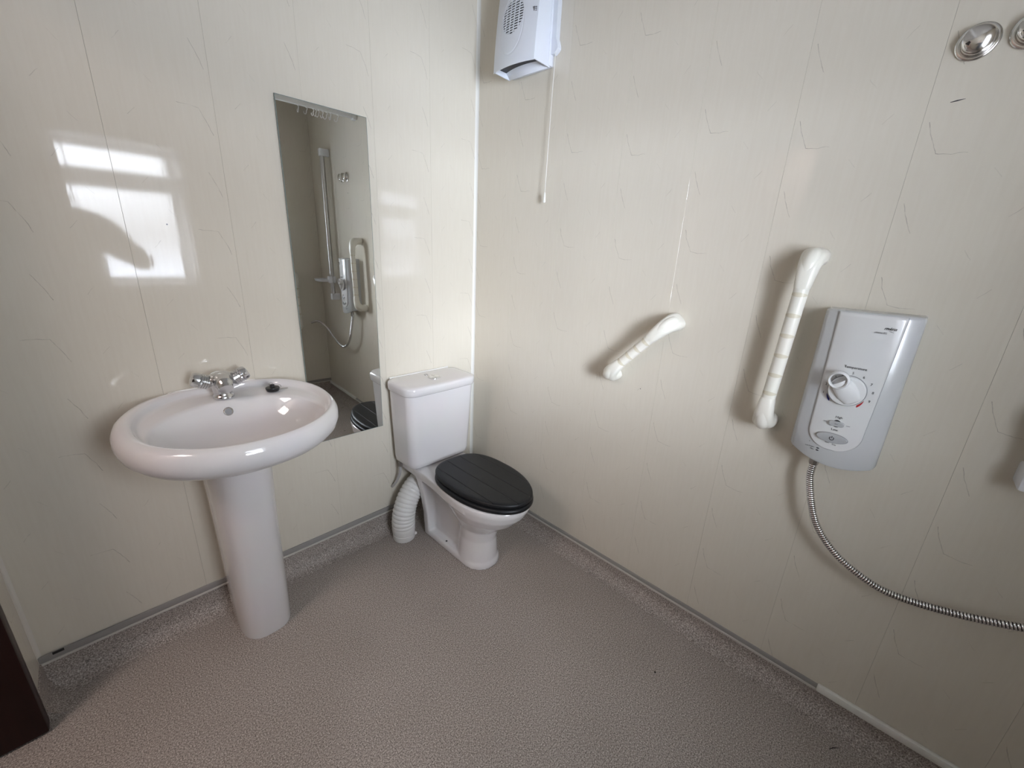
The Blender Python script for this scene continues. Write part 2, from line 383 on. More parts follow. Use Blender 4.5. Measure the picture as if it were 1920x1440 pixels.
b4 = upstand('baseboard_back', (0, YB, 0), rad(180), 1.66, .098); capping(b4, 0, 1.66, .094, .124)

def corner_trim(name, x, y, sx, s, m_):
    mb = MB()
    pr = [(0, 0), (sx*s, 0)]+[(sx*s*(1-sin(rad(a))), -s*(1-cos(rad(a)))) for a in (15, 30, 45, 60, 75)]+[(0, -s)]
    mb.loft([[(x+a, y+b, .1) for a, b in pr], [(x+a, y+b, CEIL) for a, b in pr]])
    tag(mb.build(name, M[m_]), kind='structure')
corner_trim('trim_1', 0, 0, -1, .0115, 'trim'); corner_trim('trim_2', XL, 0, 1, .009, 'cream_trim')

# window
wr = empty('window_1', ((WX0+WX1)/2, YB, WZ0)); tag(wr, kind='structure')
hw = (WX1-WX0)/2; H = WZ1-WZ0
def frame(name, x0, x1, z0, z1, t, y0, y1, parent):
    mb = MB()
    mb.box(x0, x0+t, y0, y1, z0, z1, .003); mb.box(x1-t, x1, y0, y1, z0, z1, .003); mb.box(x0+t-.002, x1-t+.002, y0+.001, y1-.001, z0+.0005, z0+t, .003); mb.box(x0+t-.002, x1-t+.002, y0+.001, y1-.001, z1-t, z1-.0005, .003)
    return mb.build(name, M['upvc'], parent)
frame('window_frame', -hw, hw, 0, H, .045, -.27, -.20, wr)
MB().box(-hw+.04, hw-.04, -.265, -.205, .62, .735, .003).build('transom', M['upvc'], wr)
MB().box(-hw+.045, hw-.045, -.242, -.236, .045, .62).build('pane', M['glass'], wr, False)
MB().box(-hw+.045, hw-.045, -.242, -.236, .735, H-.045).build('pane', M['glass'], wr, False)
MB().box(-hw, hw, -.20, .002, 0, .008, .002).build('sill', M['upvc'], wr)

for x0, x1, z0, z1 in ((-hw, -hw+.006, .008, H), (hw-.006, hw, .008, H), (-hw, hw, H-.006, H)):
    MB().box(x0, x1, -.20, .003, z0, z1).build('reveal', M['upvc'], wr, False)
# doorway with dark frame, the leaf folded back in the hall
dr = empty('door_1', (XL, DY0, 0)); tag(dr, kind='structure')
fw_ = DY0-DY1
def jamb(y0, y1, z0, z1): MB().box(-.125, .004, y0, y1, z0, z1, .003).build('jamb', M['wood'], dr)
jamb(-.042, 0, .006, DZ); jamb(-fw_, -fw_+.042, .006, DZ); MB().box(-.125, .004, -fw_, 0, DZ-.042, DZ, .003).build('head', M['wood'], dr)
MB().box(-.98, -.14, -fw_-.02, -fw_+.02, .01, 1.99, .002).build('leaf', M['wood'], dr)
MB().tube([(-.9, -fw_+.02, 1.0), (-.9, -fw_+.06, 1.0), (-.8, -fw_+.06, 1.0)], .009).build('handle', M['chrome'], dr)
# hall beyond
hl = MB().box(-3.0, -2.9, YB-.1, .1, 0, CEIL).box(-2.9, XL-.11, .0, .1, 0, CEIL).box(-2.9, XL-.11, YB-.1, YB, 0, CEIL).build('wall_hall', M['hall'], None, False); tag(hl, kind='structure')
hlamp = MB().box(-.28, .28, -.28, .28, -.05, 0, .01).build('hall_lamp', M['upvc']); hlamp.location = (-2.55, -.8, CEIL); tag(hlamp, 'square white ceiling lamp in the hall beyond the dark door frame', 'lamp')

# ------------------------------------------------------------------ wash basin
BX = -1.115
def basin():
    root = empty('wash_basin', (BX, 0, 0)); tag(root, 'white ceramic oval wash basin on its pedestal under the wall-hung mirror', 'basin')
    Y0 = -.235
    S = [  # cx cy a b z
        (0, -.20, .05, .05, .700), (0, -.20, .10, .10, .702), (0, -.215, .165, .16, .722), (0, -.225, .215, .208, .750), (0, -.232, .25, .243, .775),
        (0, Y0, .268, .262, .798), (0, Y0, .274, .268, .820), (0, Y0, .272, .266, .838), (0, Y0, .265, .259, .852), (.002, Y0-.001, .256, .250, .8600), (.005, Y0-.002, .248, .242, .8600),
        (.008, Y0-.003, .241, .236, .857), (.008, Y0-.003, .237, .232, .852), (.008, Y0-.004, .234, .229, .844), (.008, Y0-.005, .231, .226, .8405), (.007, -.250, .226, .212, .8390), (.006, -.285, .2185, .189, .8375), (.006, -.290, .2145, .184, .8350),
        (.006, -.291, .2105, .1795, .829), (.006, -.291, .203, .171, .812), (.004, -.289, .186, .154, .785), (.002, -.283, .155, .127, .755), (0, -.278, .11, .088, .735), (0, -.27, .05, .045, .724), (0, -.27, .02, .02, .722)]
    S = [(cx, cy, a, b, z) for cx, cy, a, b, z in S]
    rings = []
    for i, (cx, cy, a, b, z) in enumerate(S):
        e = 2.12
        q = superring(cx, cy, a, b, z, 96, e, -.004 if i < 11 else (-.014 if i < 16 else None))
        rings.append([(x, y, zz+.024*min(0, y+.06)/.44) for x, y, zz in q])          # the rim falls slightly towards the front
    MB().loft(rings).build('bowl', M['ceramic'], root, True, 80)
    # pedestal: D section, slightly narrower at the floor
    R_ = []
    for z, a, y0, y1 in ((0, .080, -.100, -.247), (.012, .0815, -.100, -.249), (.25, .0835, -.095, -.254), (.5, .087, -.09, -.262), (.66, .092, -.085, -.275), (.70, .094, -.08, -.28)):
        ring = []
        n = 24
        for k in range(n+1):
            t = pi*k/n
            c, s_ = cos(t), sin(t); ring.append((-.004+a*math.copysign(abs(c)**(2/3.0), c), y0-.03-(-y1+y0-.03)*abs(s_)**(2/2.6), z))
        ring += [(-.004-a, y0, z), (-.004-a*.6, y0, z), (-.004+a*.6, y0, z), (-.004+a, y0, z)]
        R_.append(ring)
    MB().loft(R_).build('pedestal', M['ceramic'], root, True, 50)
    # overflow: chrome-less ring with dark hole
    mt = Matrix.Translation((0, -.1245, .8035)) @ Matrix.Rotation(rad(68), 4, 'X')
    MB().lathe([(.0135, -.003), (.0135, .0015), (.012, .0028), (.0095, .002), (.009, -.002)], 24, mt, False).build('overflow_ring', M['chrome'], root)
    MB().lathe([(.0001, .0006), (.0095, .0006)], 24, mt, False).build('overflow_hole', M['outline'], root)
    mb = MB(); mb.lathe([(.030, .7235), (.032, .727), (.026, .728), (.02, .724)], 24, Matrix.Translation((0, -.27, 0)), False); mb.build('waste_ring', M['chrome'], root)
    # bead of sealant along the wall
    P = [(x, -.0065, .8600-.9*max(0, abs(x)-.06)**2) for x in [-.125+.0125*k for k in range(20)]]
    MB().tube(P, .0035, 8).build('sealant_bead', M['bead'], root)
    # mixer tap
    t = MB()
    t.lathe([(.0275, .838), (.029, .839), (.029, .845), (.0265, .848), (.025, .850), (.0255, .862), (.029, .876), (.034, .890), (.036, .900), (.033, .910), (.024, .919), (.012, .923), (.001, .9235)], 36, Matrix.Translation((.003, -.078, 0)))
    t.tube(catmull([(.003, -.078, .892), (.003, -.098, .897), (.003, -.118, .893), (.003, -.136, .880)], 5), [.028]*4+[.0265]*4+[.024]*4+[.020]*4, 20)
    for s in (-1, 1):
        t.tube([(.003, -.078, .880), (.003+s*.026, -.076, .892), (.003+s*.036, -.075, .897)], [.017, .014, .013], 16)
    tap = t.build('mixer_tap', M['tap'], root, True, 40)
    for s in (-1, 1):
        ax = Vector((s*.90, .02, .40)).normalized(); q = Vector((0, 0, 1)).rotation_difference(ax).to_matrix().to_4x4()
        mt = Matrix.Translation((.003+s*.026, -.0765, .890)) @ q
        n = 60; prof = [(.013, 0), (.0165, .002), (.0195, .006)]
        for k in range(4): prof += [(.0228, .008+k*.0062), (.0228, .0114+k*.0062), (.0200, .0120+k*.0062), (.0200, .0136+k*.0062)]
        prof += [(.0228, .034), (.0218, .046), (.0185, .0515), (.011, .0535), (.001, .054)]
        rings = []
        for j, (r, z) in enumerate(prof):
            fl_ = .0011 if j > 14 and j < 18 else 0
            rings.append([((r+fl_*cos(10*2*pi*k/n))*cos(2*pi*k/n), (r+fl_*cos(10*2*pi*k/n))*sin(2*pi*k/n), z) for k in range(n)])
        MB().loft(rings, True, True, mt)  .build('tap_handle', M['tap'], tap, True, 30)
    return root
basin()
pl = empty('sink_plug', (-.978, -.106, .8388)); tag(pl, 'black rubber sink plug with chain ring lying on the rim beside the tap', 'plug')
MB().lathe([(.017, 0), (.0185, .001), (.0205, .008), (.0212, .0105), (.0205, .0125), (.012, .0135), (.0075, .014), (.007, .021), (.005, .023), (.001, .0232)], 28).build('stopper', M['rubber'], pl)
def ringloop(c, r, ax, wire=.0009, n=24, squash=1):
    q = Vector((0, 0, 1)).rotation_difference(Vector(ax).normalized())
    return [Vector(c)+q @ Vector((r*cos(2*pi*k/n), r*squash*sin(2*pi*k/n), 0)) for k in range(n+1)]
mb = MB(); mb.tube(ringloop((-.003, -.001, .024), .0055, (.3, 1, 0)), .0009, 8); mb.tube(ringloop((.020, .002, .0115), .0065, (.2, .9, .35)), .0009, 8)
mb.tube(ringloop((.033, -.004, .003), .013, (.05, .1, 1), squash=.55), .0010, 8); mb.build('chain_ring', M['steel'], pl)

# ------------------------------------------------------------------ toilet
TX = -.33
def voxel(mb, name, m, parent, size, smooth_it=6):
    me = bpy.data.meshes.new(name); me.from_pydata(mb.v, [], mb.f)
    bm = bmesh.new(); bm.from_mesh(me); bmesh.ops.recalc_face_normals(bm, faces=bm.faces); bm.to_mesh(me); bm.free()
    o = bpy.data.objects.new(name, me); COL.objects.link(o)
    r = o.modifiers.new('r', 'REMESH'); r.mode = 'VOXEL'; r.voxel_size = size; r.use_smooth_shade = True
    s = o.modifiers.new('s', 'SMOOTH'); s.iterations = smooth_it; s.factor = .5
    dg = bpy.context.evaluated_depsgraph_get(); me2 = bpy.data.meshes.new_from_object(o.evaluated_get(dg))
    bpy.data.objects.remove(o); bpy.data.meshes.remove(me); me2.name = name
    return link(name, me2, m, parent, True, 180)
def egg(z, s=0, yr=-.245, yf=-.712, a=.158, n=72, yc=-.455, er=3.3):
    out = []
    for k in range(n):
        t = 2*pi*k/n; c, s_ = cos(t), sin(t)
        if s_ < 0: x, y = (a-s)*c, yc+(yc-yf-s)*s_*1.0
        else: x, y = (a-s)*math.copysign(abs(c)**(2/er), c), yc+(yr-yc-s)*abs(s_)**(2/er)
        if s_ >= 0: x *= 1-.12*abs(s_)**1.5*(1 if abs(c) > .02 else 1)
        out.append((x, y, z))
    return out
def toilet():
    root = empty('toilet', (TX, 0, 0)); tag(root, 'white close-coupled toilet with a black wooden seat in the corner', 'toilet')
    b = MB()
    E = [(.0, -.434, .090, .102), (.05, -.436, .084, .097), (.13, -.438, .076, .090), (.185, -.441, .082, .100), (.225, -.455, .104, .136), (.27, -.470, .130, .172), (.315, -.478, .149, .203), (.348, -.480, .157, .217), (.366, -.48, .158, .218), (.372, -.48, .152, .212)]
    b.loft([superring(0, cy, a, bb, z, 48) for z, cy, a, bb in E])
    def foot(z, s): # flat foot with a round nose
        P = [(-.088+s, -.148), (.088-s, -.148)]; n = 20
        P += [((.088-s)*cos(-pi*k/n), -.452-(.090-s)*sin(pi*k/n)) for k in range(n+1)]
        return [(x, y, z) for x, y in P]
    b.loft([foot(0, 0), foot(.022, .001), foot(.030, .006)])
    b.loft([[(-w, -.186+dy, z), (w, -.186+dy, z), (w, -.146, z), (-w, -.146, z)] for z, w, dy in ((0, .088, 0), (.12, .094, 0), (.25, .112, .0), (.345, .136, -.004), (.367, .138, -.01))])
    b.loft([[(-w, y1, z), (w, y1, z), (w, -.15, z), (-w, -.15, z)] for z, w, y1 in ((0, .052, -.44), (.2, .055, -.44), (.28, .066, -.44), (.365, .086, -.46))])
    dk = [(-.133, -.03), (-.135, -.17), (-.136, -.24), (-.142, -.31), (-.150, -.38), (-.156, -.45), (-.155, -.52)]
    dk = dk+[(-x, y) for x, y in dk[::-1]]
    b.loft([[(x*.93, y, .322) for x, y in dk], [(x, y, .332) for x, y in dk], [(x, y, .367) for x, y in dk], [(x*.985, y, .371) for x, y in dk]])
    pan = voxel(b, 'pan', M['ceramic'], root, .0048, 7)
    for x in (-1, 1):
        o = MB().lathe([(.0045, 0), (.0045, .0012), (.0001, .0013)], 16, Matrix.Translation((x*.070, -.300, .0303))).build('fixing_hole', M['black'], pan)
    # cistern
    def cr(z, x, y0, y1, r, bow=.004): return rrect(-x, x, y0, y1, z, r, 6, bow)
    MB().loft([cr(.3725, .140, -.155, -.018, .03), cr(.375, .154, -.170, -.014, .034), cr(.383, .162, -.178, -.012, .036), cr(.405, .1655, -.181, -.012, .036), cr(.60, .174, -.188, -.012, .036), cr(.735, .179, -.192, -.012, .036)]).build('cistern', M['ceramic'], root, True, 60)
    lid = MB().loft([cr(.728, .180, -.193, -.011, .04), cr(.729, .186, -.199, -.009, .044, .006), cr(.733, .1885, -.202, -.008, .046, .007), cr(.755, .1895, -.203, -.008, .046, .008), cr(.763, .1875, -.201, -.009, .044, .008), cr(.7675, .181, -.194, -.012, .040, .008), cr(.7685, .165, -.18, -.02, .03, .006)]).build('cistern_lid', M['ceramic'], root, True, 60)
    mt = Matrix.Translation((.003, -.113, .7682)) @ Matrix.Diagonal((1.22, 1.22, 1, 1))
    MB().lathe([(.0245, 0), (.0245, .003), (.023, .0042), (.0205, .0042), (.0195, .002)], 32, mt, False).build('flush_ring', M['chrome'], lid)
    for s, lab in ((-1, 0), (1, 0)):
        P = [(s*.0012, -.0185)]+[(s*(.0012+.0175*sin(pi*k/14)), -.0185*cos(pi*k/14)) for k in range(1, 14)]+[(s*.0012, .0185)]
        P = [(x, y) for x, y in P]
        MB().loft([[(x, y, .001) for x, y in P], [(x, y, .0045) for x, y in P], [(x*.92+s*.0006, y*.92, .0054) for x, y in P]], mtx=mt).build('flush_button', M['chrome'], lid, True, 30)
    MB().lathe([(.010, 0), (.010, .0022), (.008, .003), (.0055, .003), (.005, .0012), (.0001, .0012)], 24, Matrix.Translation((-.004, -.062, .7682))).build('blanking_cap', M['steel'], lid)
    P = [(-.160+.02*k, -.006, .7665) for k in range(17)]
    MB().tube(P, .0045, 8).build('sealant_bead', M['bead'], lid)
    # seat and lid
    MB().loft([egg(.3735, .010), egg(.375, .003), egg(.381, -.001), egg(.389, 0), egg(.3945, .006)]).build('seat_ring', M['seat'], root, True, 60)
    q = dict(yr=-.240, yf=-.711, a=.154)
    sl = MB().loft([egg(.397, .010, **q), egg(.3985, .004, **q), egg(.403, .001, **q), egg(.409, .001, **q), egg(.4145, .004, **q), egg(.4175, .011, **q), egg(.4185, .022, **q)]).build('seat_lid', M['seat'], root, True, 60)
    for x in (-.075, .075):
        MB().tube([(x-.014, -.252, .386), (x+.014, -.252, .386)], .007, 14).build('hinge', M['steel'], root)
toilet()

def waste_pipe():
    root = empty('waste_pipe', (-.507, -.108, 0)); tag(root, 'white ribbed flexible waste pipe bending from the floor behind the toilet', 'pipe')
    P = resample(catmull([(0, 0, .066), (0, 0, .10), (.010, .002, .150), (.040, .010, .205), (.085, .019, .243), (.125, .024, .256), (.150, .026, .260)], 14), .0016)
    R_ = []; s = 0
    for i, p in enumerate(P):
        R_.append(.0495+.0050*(abs(sin(pi*i*.0016/.0165))**.6)-.003*min(1, i/90))
    MB().tube(P, R_, 40).build('ribbed_sleeve', M['pipe'], root, True, 60)
    MB().lathe([(.046, 0), (.050, .001), (.0515, .004), (.0515, .0285), (.0500, .0295), (.0500, .031), (.0515, .032), (.0535, .05), (.0535, .060), (.051, .067), (.047, .068)], 44).build('collar', M['pipe'], root, True, 40)
    o = MB().box(.030, .042, -.047, -.037, .020, .033, .002).build('collar_clip', M['pipe'], root)
waste_pipe()
sp_ = empty('supply_hose', (-.477, -.05, .365)); tag(sp_, 'thin grey water hose hanging below the cistern beside the ribbed pipe', 'hose')
MB().tube(catmull([(0, 0, .0), (-.002, .003, -.05), (-.006, .012, -.08), (-.016, .026, -.115), (-.024, .043, -.14)], 6), .0065, 12).build('hose', M['hose'], sp_)
MB().lathe([(.009, -.02), (.011, -.018), (.011, 0), (.009, .004)], 6).build('nut', M['steel'], sp_)

# ------------------------------------------------------------------ mirror
mr_ = empty('mirror', (-.8365, -.004, .556), rad(-1.55)); tag(mr_, 'tall narrow frameless mirror on the wall between the basin and toilet', 'mirror')
MB().box(0, .300, -.0045, 0, 0, 1.202, .0006).build('backing', M['mirror_edge'], mr_, False)
MB().box(.0022, .2978, -.0052, -.0044, .0022, 1.1998).build('silvered_face', M['mirror'], mr_, False)

# ------------------------------------------------------------------ fan heater (local frame: x right, -y out of the wall)
def heater():
    root = empty('fan_heater', (0, -.318, 1.970), rad(-90)); tag(root, 'pale wall fan heater with a round grille and pull cord, high on the right-hand wall', 'heater')
    W_, Hh = .103, .30
    # back tray and right-hand switch lobe
    MB().box(-.098, .107, -.030, 0, .004, Hh+.01, .006).build('back_tray', M['heater'], root)
    pr = [(.098, .040), (.098, .20), (.125, .20), (.1265, .195), (.1265, .085), (.131, .075), (.136, .060), (.136, .052), (.130, .045), (.118, .038)]
    MB().prism(pr, -.022, -.001).build('switch_housing', M['heater'], root, True, 30)
    # hollow shell: sides, top, and rear lower lip
    def fy(v): return -.104+.030*(v/Hh)**1.5               # depth of the front face up the casing
    s = MB()
    for sx in (-1, 1):
        x0, x1 = sorted((sx*W_, sx*(W_-.004)))
        ring = lambda x: [(x, fy(.0), .003), (x, -.02, .0)] + [(x, -.02, Hh), (x, fy(Hh), Hh)] + [(x, fy(Hh*k/6), Hh*k/6) for k in (5, 4, 3, 2, 1)]
        s.loft([ring(x0), ring(x1)])
    s.box(-W_, W_, fy(Hh), -.02, Hh-.004, Hh)
    s.build('casing', M['heater'], root, True, 30)
    # outlet: curved inner scoop and dark throat
    sc = MB(); n = 12; A = []; B = []
    for k in range(n+1):
        t = k/n; A.append(t)
    m_ = 16; sc.loft([[(-W_+.004+(2*W_-.008)*j/m_, -.022-.024*t-.030*(1-(2*j/m_-1)**2)*(1-.5*t), .021*t-.013*(1-(2*j/m_-1)**2)*(1-t)) for t in A] for j in range(m_+1)], False, False); sc.build('outlet_scoop', M['heater'], root)
    MB().box(-W_+.005, W_-.005, -.100, -.043, .0185, .0195).build('outlet_throat', M['black'], root, False)
    # front: grid with punched slots
    nx, nz = 104, 150; v = []; idx = {}; f = []
    gc = (-.008, .152); gr = .052
    def px(i): return -W_+2*W_*i/nx
    def pz(j): return Hh*j/nz
    for j in range(nz+1):
        for i in range(nx+1):
            x, z = px(i), pz(j); y = fy(z)-.016*(1-(x/W_)**2)
            # shallow oval moulding below and around the grille
            q = ((x+.010)/.058)**2+((z-.125)/.088)**2
            y += .0012*math.exp(-((math.sqrt(q)-1)/.022)**2)
            v.append((x, y, z)); 
    for j in range(nz):
        for i in range(nx):
            x, z = (px(i)+px(i+1))/2, (pz(j)+pz(j+1))/2; dx, dz = x-gc[0], z-gc[1]
            hole = False
            if dx*dx+dz*dz < gr*gr:
                cu = (dx+gr)/(2*gr)*5; rv = (dz+gr)/(2*gr)*13
                hole = (.10 < cu % 1 < .90) and (rv % 1 < .52)
            if not hole:
                a = j*(nx+1)+i; f.append((a, a+1, a+nx+2, a+nx+1))
    me = bpy.data.meshes.new('front_cover'); me.from_pydata(v, [], f); fo = link('front_cover', me, M['heater'], root, True, 60)
    so = fo.modifiers.new('t', 'SOLIDIFY'); so.thickness = .0022; so.offset = 1
    dg = bpy.context.evaluated_depsgraph_get(); me2 = bpy.data.meshes.new_from_object(fo.evaluated_get(dg)); fo.modifiers.clear(); fo.data = me2
    MB().box(-.066, .05, -.085, -.083, .094, .21).build('grille_backing', M['black'], root, False)
    # small maker's mark, top right of the cover
    mk = MB(); y = fy(.150)-.0062
    mk.prism([(.078, .138), (.089, .146), (.089, .158), (.078, .158)], y-.0015, y+.001); mk.build('logo', M['greyink'], root, False)
    mk = MB(); [mk.box(.0915, .0975, y-.0005, y+.002, z, z+.002) for z in (.144, .149, .154)]; mk.build('lettering', M['greyink'], root, False)
    # pull cord
    c = MB().tube([(.124, -.016, .042), (.1235, -.020, -.1), (.1225, -.024, -.42)], .0011, 8).build('pull_cord', M['cordm'], root)
    o = MB().lathe([(.0012, .035), (.003, .030), (.0048, .008), (.0050, 0), (.003, -.003)], 16, Matrix.Translation((.1225, -.024, -.452))).build('cord_pull', M['cordm'], c)
heater()

# ------------------------------------------------------------------ grab rails
def grab_rail(name, loc, rz, tilt, L, bands, label, group=None, phase=.0):
    """rail along local z, feet on the wall, 65 mm clear"""
    root = empty(name, loc); tag(root, label, 'grab rail', group); root.rotation_mode = 'XYZ'
    root.matrix_world = Matrix.Translation(loc) @ Matrix.Rotation(rz, 4, 'Z') @ Matrix.Rotation(tilt, 4, 'Y')
    so = -.070; h = L/2
    P = catmull([(0, -.004, -h+.012), (0, -.030, -h+.006), (0, -.052, -h+.006), (0, so+.003, -h+.022), (0, so, -h+.055), (0, so, -h+.12), (0, so, 0), (0, so, h-.12), (0, so, h-.055), (0, so+.003, h-.022), (0, -.052, h-.006), (0, -.030, h-.006), (0, -.004, h-.012)], 8)
    R_ = []
    for p in P:
        e = max(0, (abs(p.z)-(h-.11))/.11); R_.append(.0172+.002*min(1, e)**1.2)
    MB().tube(P, R_, 28).build('bar', M['rail'], root, True, 70)
    for s in (-1, 1):
        # hood swept round the bend, widening towards the wall
        Q = catmull([(0, so, h-.088), (0, so, h-.062), (0, so+.006, h-.034), (0, so+.024, h-.014), (0, so+.046, h-.008), (0, -.003, h-.008)], 6); rings = []
        for i, p in enumerate(Q):
            t = (Q[min(i+1, len(Q)-1)]-Q[max(i-1, 0)]).normalized(); nrm = t.cross(Vector((1, 0, 0))); f_ = i/(len(Q)-1)
            w = .0174+.0125*min(1, f_/.75)**.9; d_ = .0176+.0050*min(1, f_/.6)
            rings.append([((p.x+w*math.copysign(abs(cos(q))**.75, cos(q))), p.y+nrm.y*d_*math.copysign(abs(sin(q))**.75, sin(q)), s*(p.z+nrm.z*d_*math.copysign(abs(sin(q))**.75, sin(q)))) for q in [2*pi*k/28 for k in range(28)]])
        MB().loft(rings).build('end_cover', M['rail'], root, True, 50)
    for z in bands:
        # lens-shaped beige grip: two arcs meeting at the sides of the bar
        n = 40; r = .0179; bm_ = MB(); A = []; B = []
        for k in range(n):
            t = 2*pi*k/n; wv = .0052*abs(sin(t-phase))**1.2+.0006
            A.append((r*cos(t), so+r*sin(t), z-wv)); B.append((r*cos(t), so+r*sin(t), z+wv))
        bm_.loft([[(x*.97, so+(y-so)*.97, zz) for x, y, zz in A], A, B, [(x*.97, so+(y-so)*.97, zz) for x, y, zz in B]], False).build('grip_band', M['band'], root)
grab_rail('grab_rail', (0, -1.362, 1.116), rad(-90), rad(2.4), .478, [.136, .082, .028, -.027, -.082, -.135], 'longer upright cream plastic grab rail beside the shower unit')
grab_rail('grab_rail', (0, -.935, 1.017), rad(-90), rad(42.5), .315, [.054, .015, -.025, -.064], 'shorter slanting cream plastic grab rail between toilet and shower unit')
grab_rail('grab_rail', (-.235, YB, .845), rad(180), 0, .450, [-.1, -.03, .04, .11], 'cream grab rail on the window wall, seen only in the mirror')

# ------------------------------------------------------------------ electric shower
def shower():
    root = empty('shower_unit', (0, -1.523, .855), rad(-90)); tag(root, 'grey and white electric shower unit with a temperature dial on the wall', 'shower')
    def crown(u): return -(.096-.022*(abs(u)/.087)**2.2)
    def sect(v, k=1.0, dz=0):
        P = [(-.0935, 0), (-.0935, -.045), (-.092, -.062)]+[(u, crown(u)) for u in [-.087+.174*i/28 for i in range(29)]]+[(.092, -.062), (.0935, -.045), (.0935, 0)]
        ring = []
        for x, y in P:
            bow = -.027*(1-((x-.012)/.105)**2) if dz else 0
            ring.append((x*k if abs(x) > .05 else x*k, y*(k if k < 1 else 1), v+bow*dz))
        return ring
    MB().loft([sect(.000, .94, 1), sect(.001, .975, 1), sect(.006, 1, 1), sect(.06, 1, .55), sect(.12, 1, 0), sect(.362, 1), sect(.3675, .985), sect(.370, .955)]).build('body', M['shell'], root, True, 40)
    # U-shaped white face plate following the crown
    def half(v):
        t = max(0, min(1, (v-.026)/.050)); h0 = .0545+.008*min(1, max(0, (v-.08)/.28))
        return h0*(1-(1-t)**2.6)**(1/2.2) if t < 1 else h0
    def plate(name, grow, off, m):
        nv, nu = 60, 30; rings = []
        for j in range(nv+1):
            t = j/nv; v = .0263+(.3672-.0263)*(t**1.6); hwid = half(v)+grow; c = -.003+.003*t
            bowz = -.006*(1-t)**3
            rings.append([(c+hwid*(2*i/nu-1), crown(c+hwid*(2*i/nu-1))-off, v+(-grow if j == 0 else 0)+.020*max(0, 1-t*4)*((2*i/nu-1)**2)*0+bowz) for i in range(nu+1)])
        g = MB().loft(rings, False, False); o = g.build(name, m, root, True, 60, False)
        s = o.modifiers.new('t', 'SOLIDIFY'); s.thickness = .002; s.offset = 0
        dg = bpy.context.evaluated_depsgraph_get(); me2 = bpy.data.meshes.new_from_object(o.evaluated_get(dg)); o.modifiers.clear(); o.data = me2; return o
    plate('plate_outline', .0007, .0002, M['outline']); plate('face_plate', 0, .0012, M['plate'])
    F = lambda u, out=.0028: crown(u)-out
    # dial
    dc = (-.0040, .1810)
    mt = Matrix.Translation((dc[0], F(0), dc[1])) @ Matrix.Rotation(rad(90), 4, 'X')
    MB().lathe([(.0385, -.003), (.0385, .0006), (.0375, .0012)], 48, mt).build('dial_outline', M['outline'], root)
    dial = MB().lathe([(.0370, -.003), (.0370, .006), (.0352, .0088), (.030, .0100), (.001, .0104)], 48, mt).build('dial', M['clear'], root, True, 40)
    lv = MB(); ang = rad(127)                    # lever points to the upper left
    ax = Vector((cos(ang), sin(ang), 0)); pe = Vector((-ax.y, ax.x, 0)); rings = []
    for s_, w, h in ((-.033, .010, .009), (-.028, .0175, .015), (-.010, .0235, .020), (.008, .0235, .025), (.022, .0205, .030), (.028, .0185, .032)):
        rings.append([tuple(ax*s_+pe*(w*cos(t))+Vector((0, 0, .006+max(0, sin(t))**.7*(h-.006)))) for t in [pi*k/16 for k in range(17)]])
    lv.loft(rings, True, True, mt).build('lever', M['clear'], dial, True, 50)
    c = ax*.033; n = 30; loop = []
    rr = [(.0200, .008), (.0222, .014), (.0222, .024), (.0205, .032), (.0185, .034), (.0168, .032), (.0155, .024), (.0155, .014), (.0168, .008)]
    MB().loft([[(c.x+r*cos(2*pi*k/n), c.y+r*sin(2*pi*k/n), z) for k in range(n)] for r, z in rr], False, True, mt).build('lever_ring', M['clear'], dial, True, 50)
    # temperature print
    text('lettering', 'Temperature', .0088, M['ink'], root, (-.0008, F(0, .0026), .2392), 0, 1.0, .0006, .043)
    for ch, u, v in (('1', -.0485, .1637), ('2', -.0473, .1866), ('3', -.0330, .2080), ('4', -.0200, .2165), ('5', -.0021, .2258), ('6', .0195, .2199), ('7', .0368, .2056), ('8', .0440, .1862), ('9', .0425, .1641)):
        text('number', ch, .0085, M['ink'], root, (u, F(u, .0026), v))
    def wedge(name, a0, a1, r, w, m):
        n = 10; A = []
        for k in range(n+1):
            a = rad(a0+(a1-a0)*k/n); A.append((dc[0]+(r)*cos(a), dc[1]+r*sin(a)))
        B = []
        for k in range(n, -1, -1):
            a = rad(a0+(a1-a0)*k/n); ww = w*(1-(k/n)**1.6)*min(1, k/n*4+.3); B.append((dc[0]+(r+ww)*cos(a), dc[1]+(r+ww)*sin(a)))
        u = A[0][0]; y = F((A[0][0]+A[-1][0])/2, .0021)
        MB().prism(A+B, y-.0004, y+.0012).build(name, m, root, False)
    wedge('cold_mark', 236, 204, .0405, .0058, M['blue']); wedge('hot_mark', 300, 336, .0405, .0058, M['red'])
    # flow switch
    text('lettering', 'High', .0078, M['ink'], root, (-.0025, F(0, .0026), .1098)); text('lettering', 'Low', .0078, M['ink'], root, (-.0042, F(0, .0026), .0758))
    def lens(cx, cz, w, h, y0, y1, name, m, e=2.0, par=None):
        n = 36; P = [(cx+w*math.copysign(abs(cos(2*pi*k/n))**(2/e), cos(2*pi*k/n)), cz+h*math.copysign(abs(sin(2*pi*k/n))**(2/e), sin(2*pi*k/n))) for k in range(n)]
        Q = [(cx+(x-cx)*.93, cz+(z-cz)*.88) for x, z in P]
        return MB().loft([[(x, y0, z) for x, z in P], [(x, y1+.0008, z) for x, z in P], [(x, y1, z) for x, z in Q]]).build(name, m, par or root, True, 40)
    y = F(0)
    lens(-.0038, .0927, .0088, .0098, y+.002, y-.0002, 'switch_slot', M['black'])
    fsw = lens(-.0040, .0926, .0158, .0066, y+.002, y-.0042, 'flow_switch', M['button'], 3.0)
    text('lettering', 'Eco', .0045, M['greyink'], fsw, (-.0040, y-.0046, .0926))
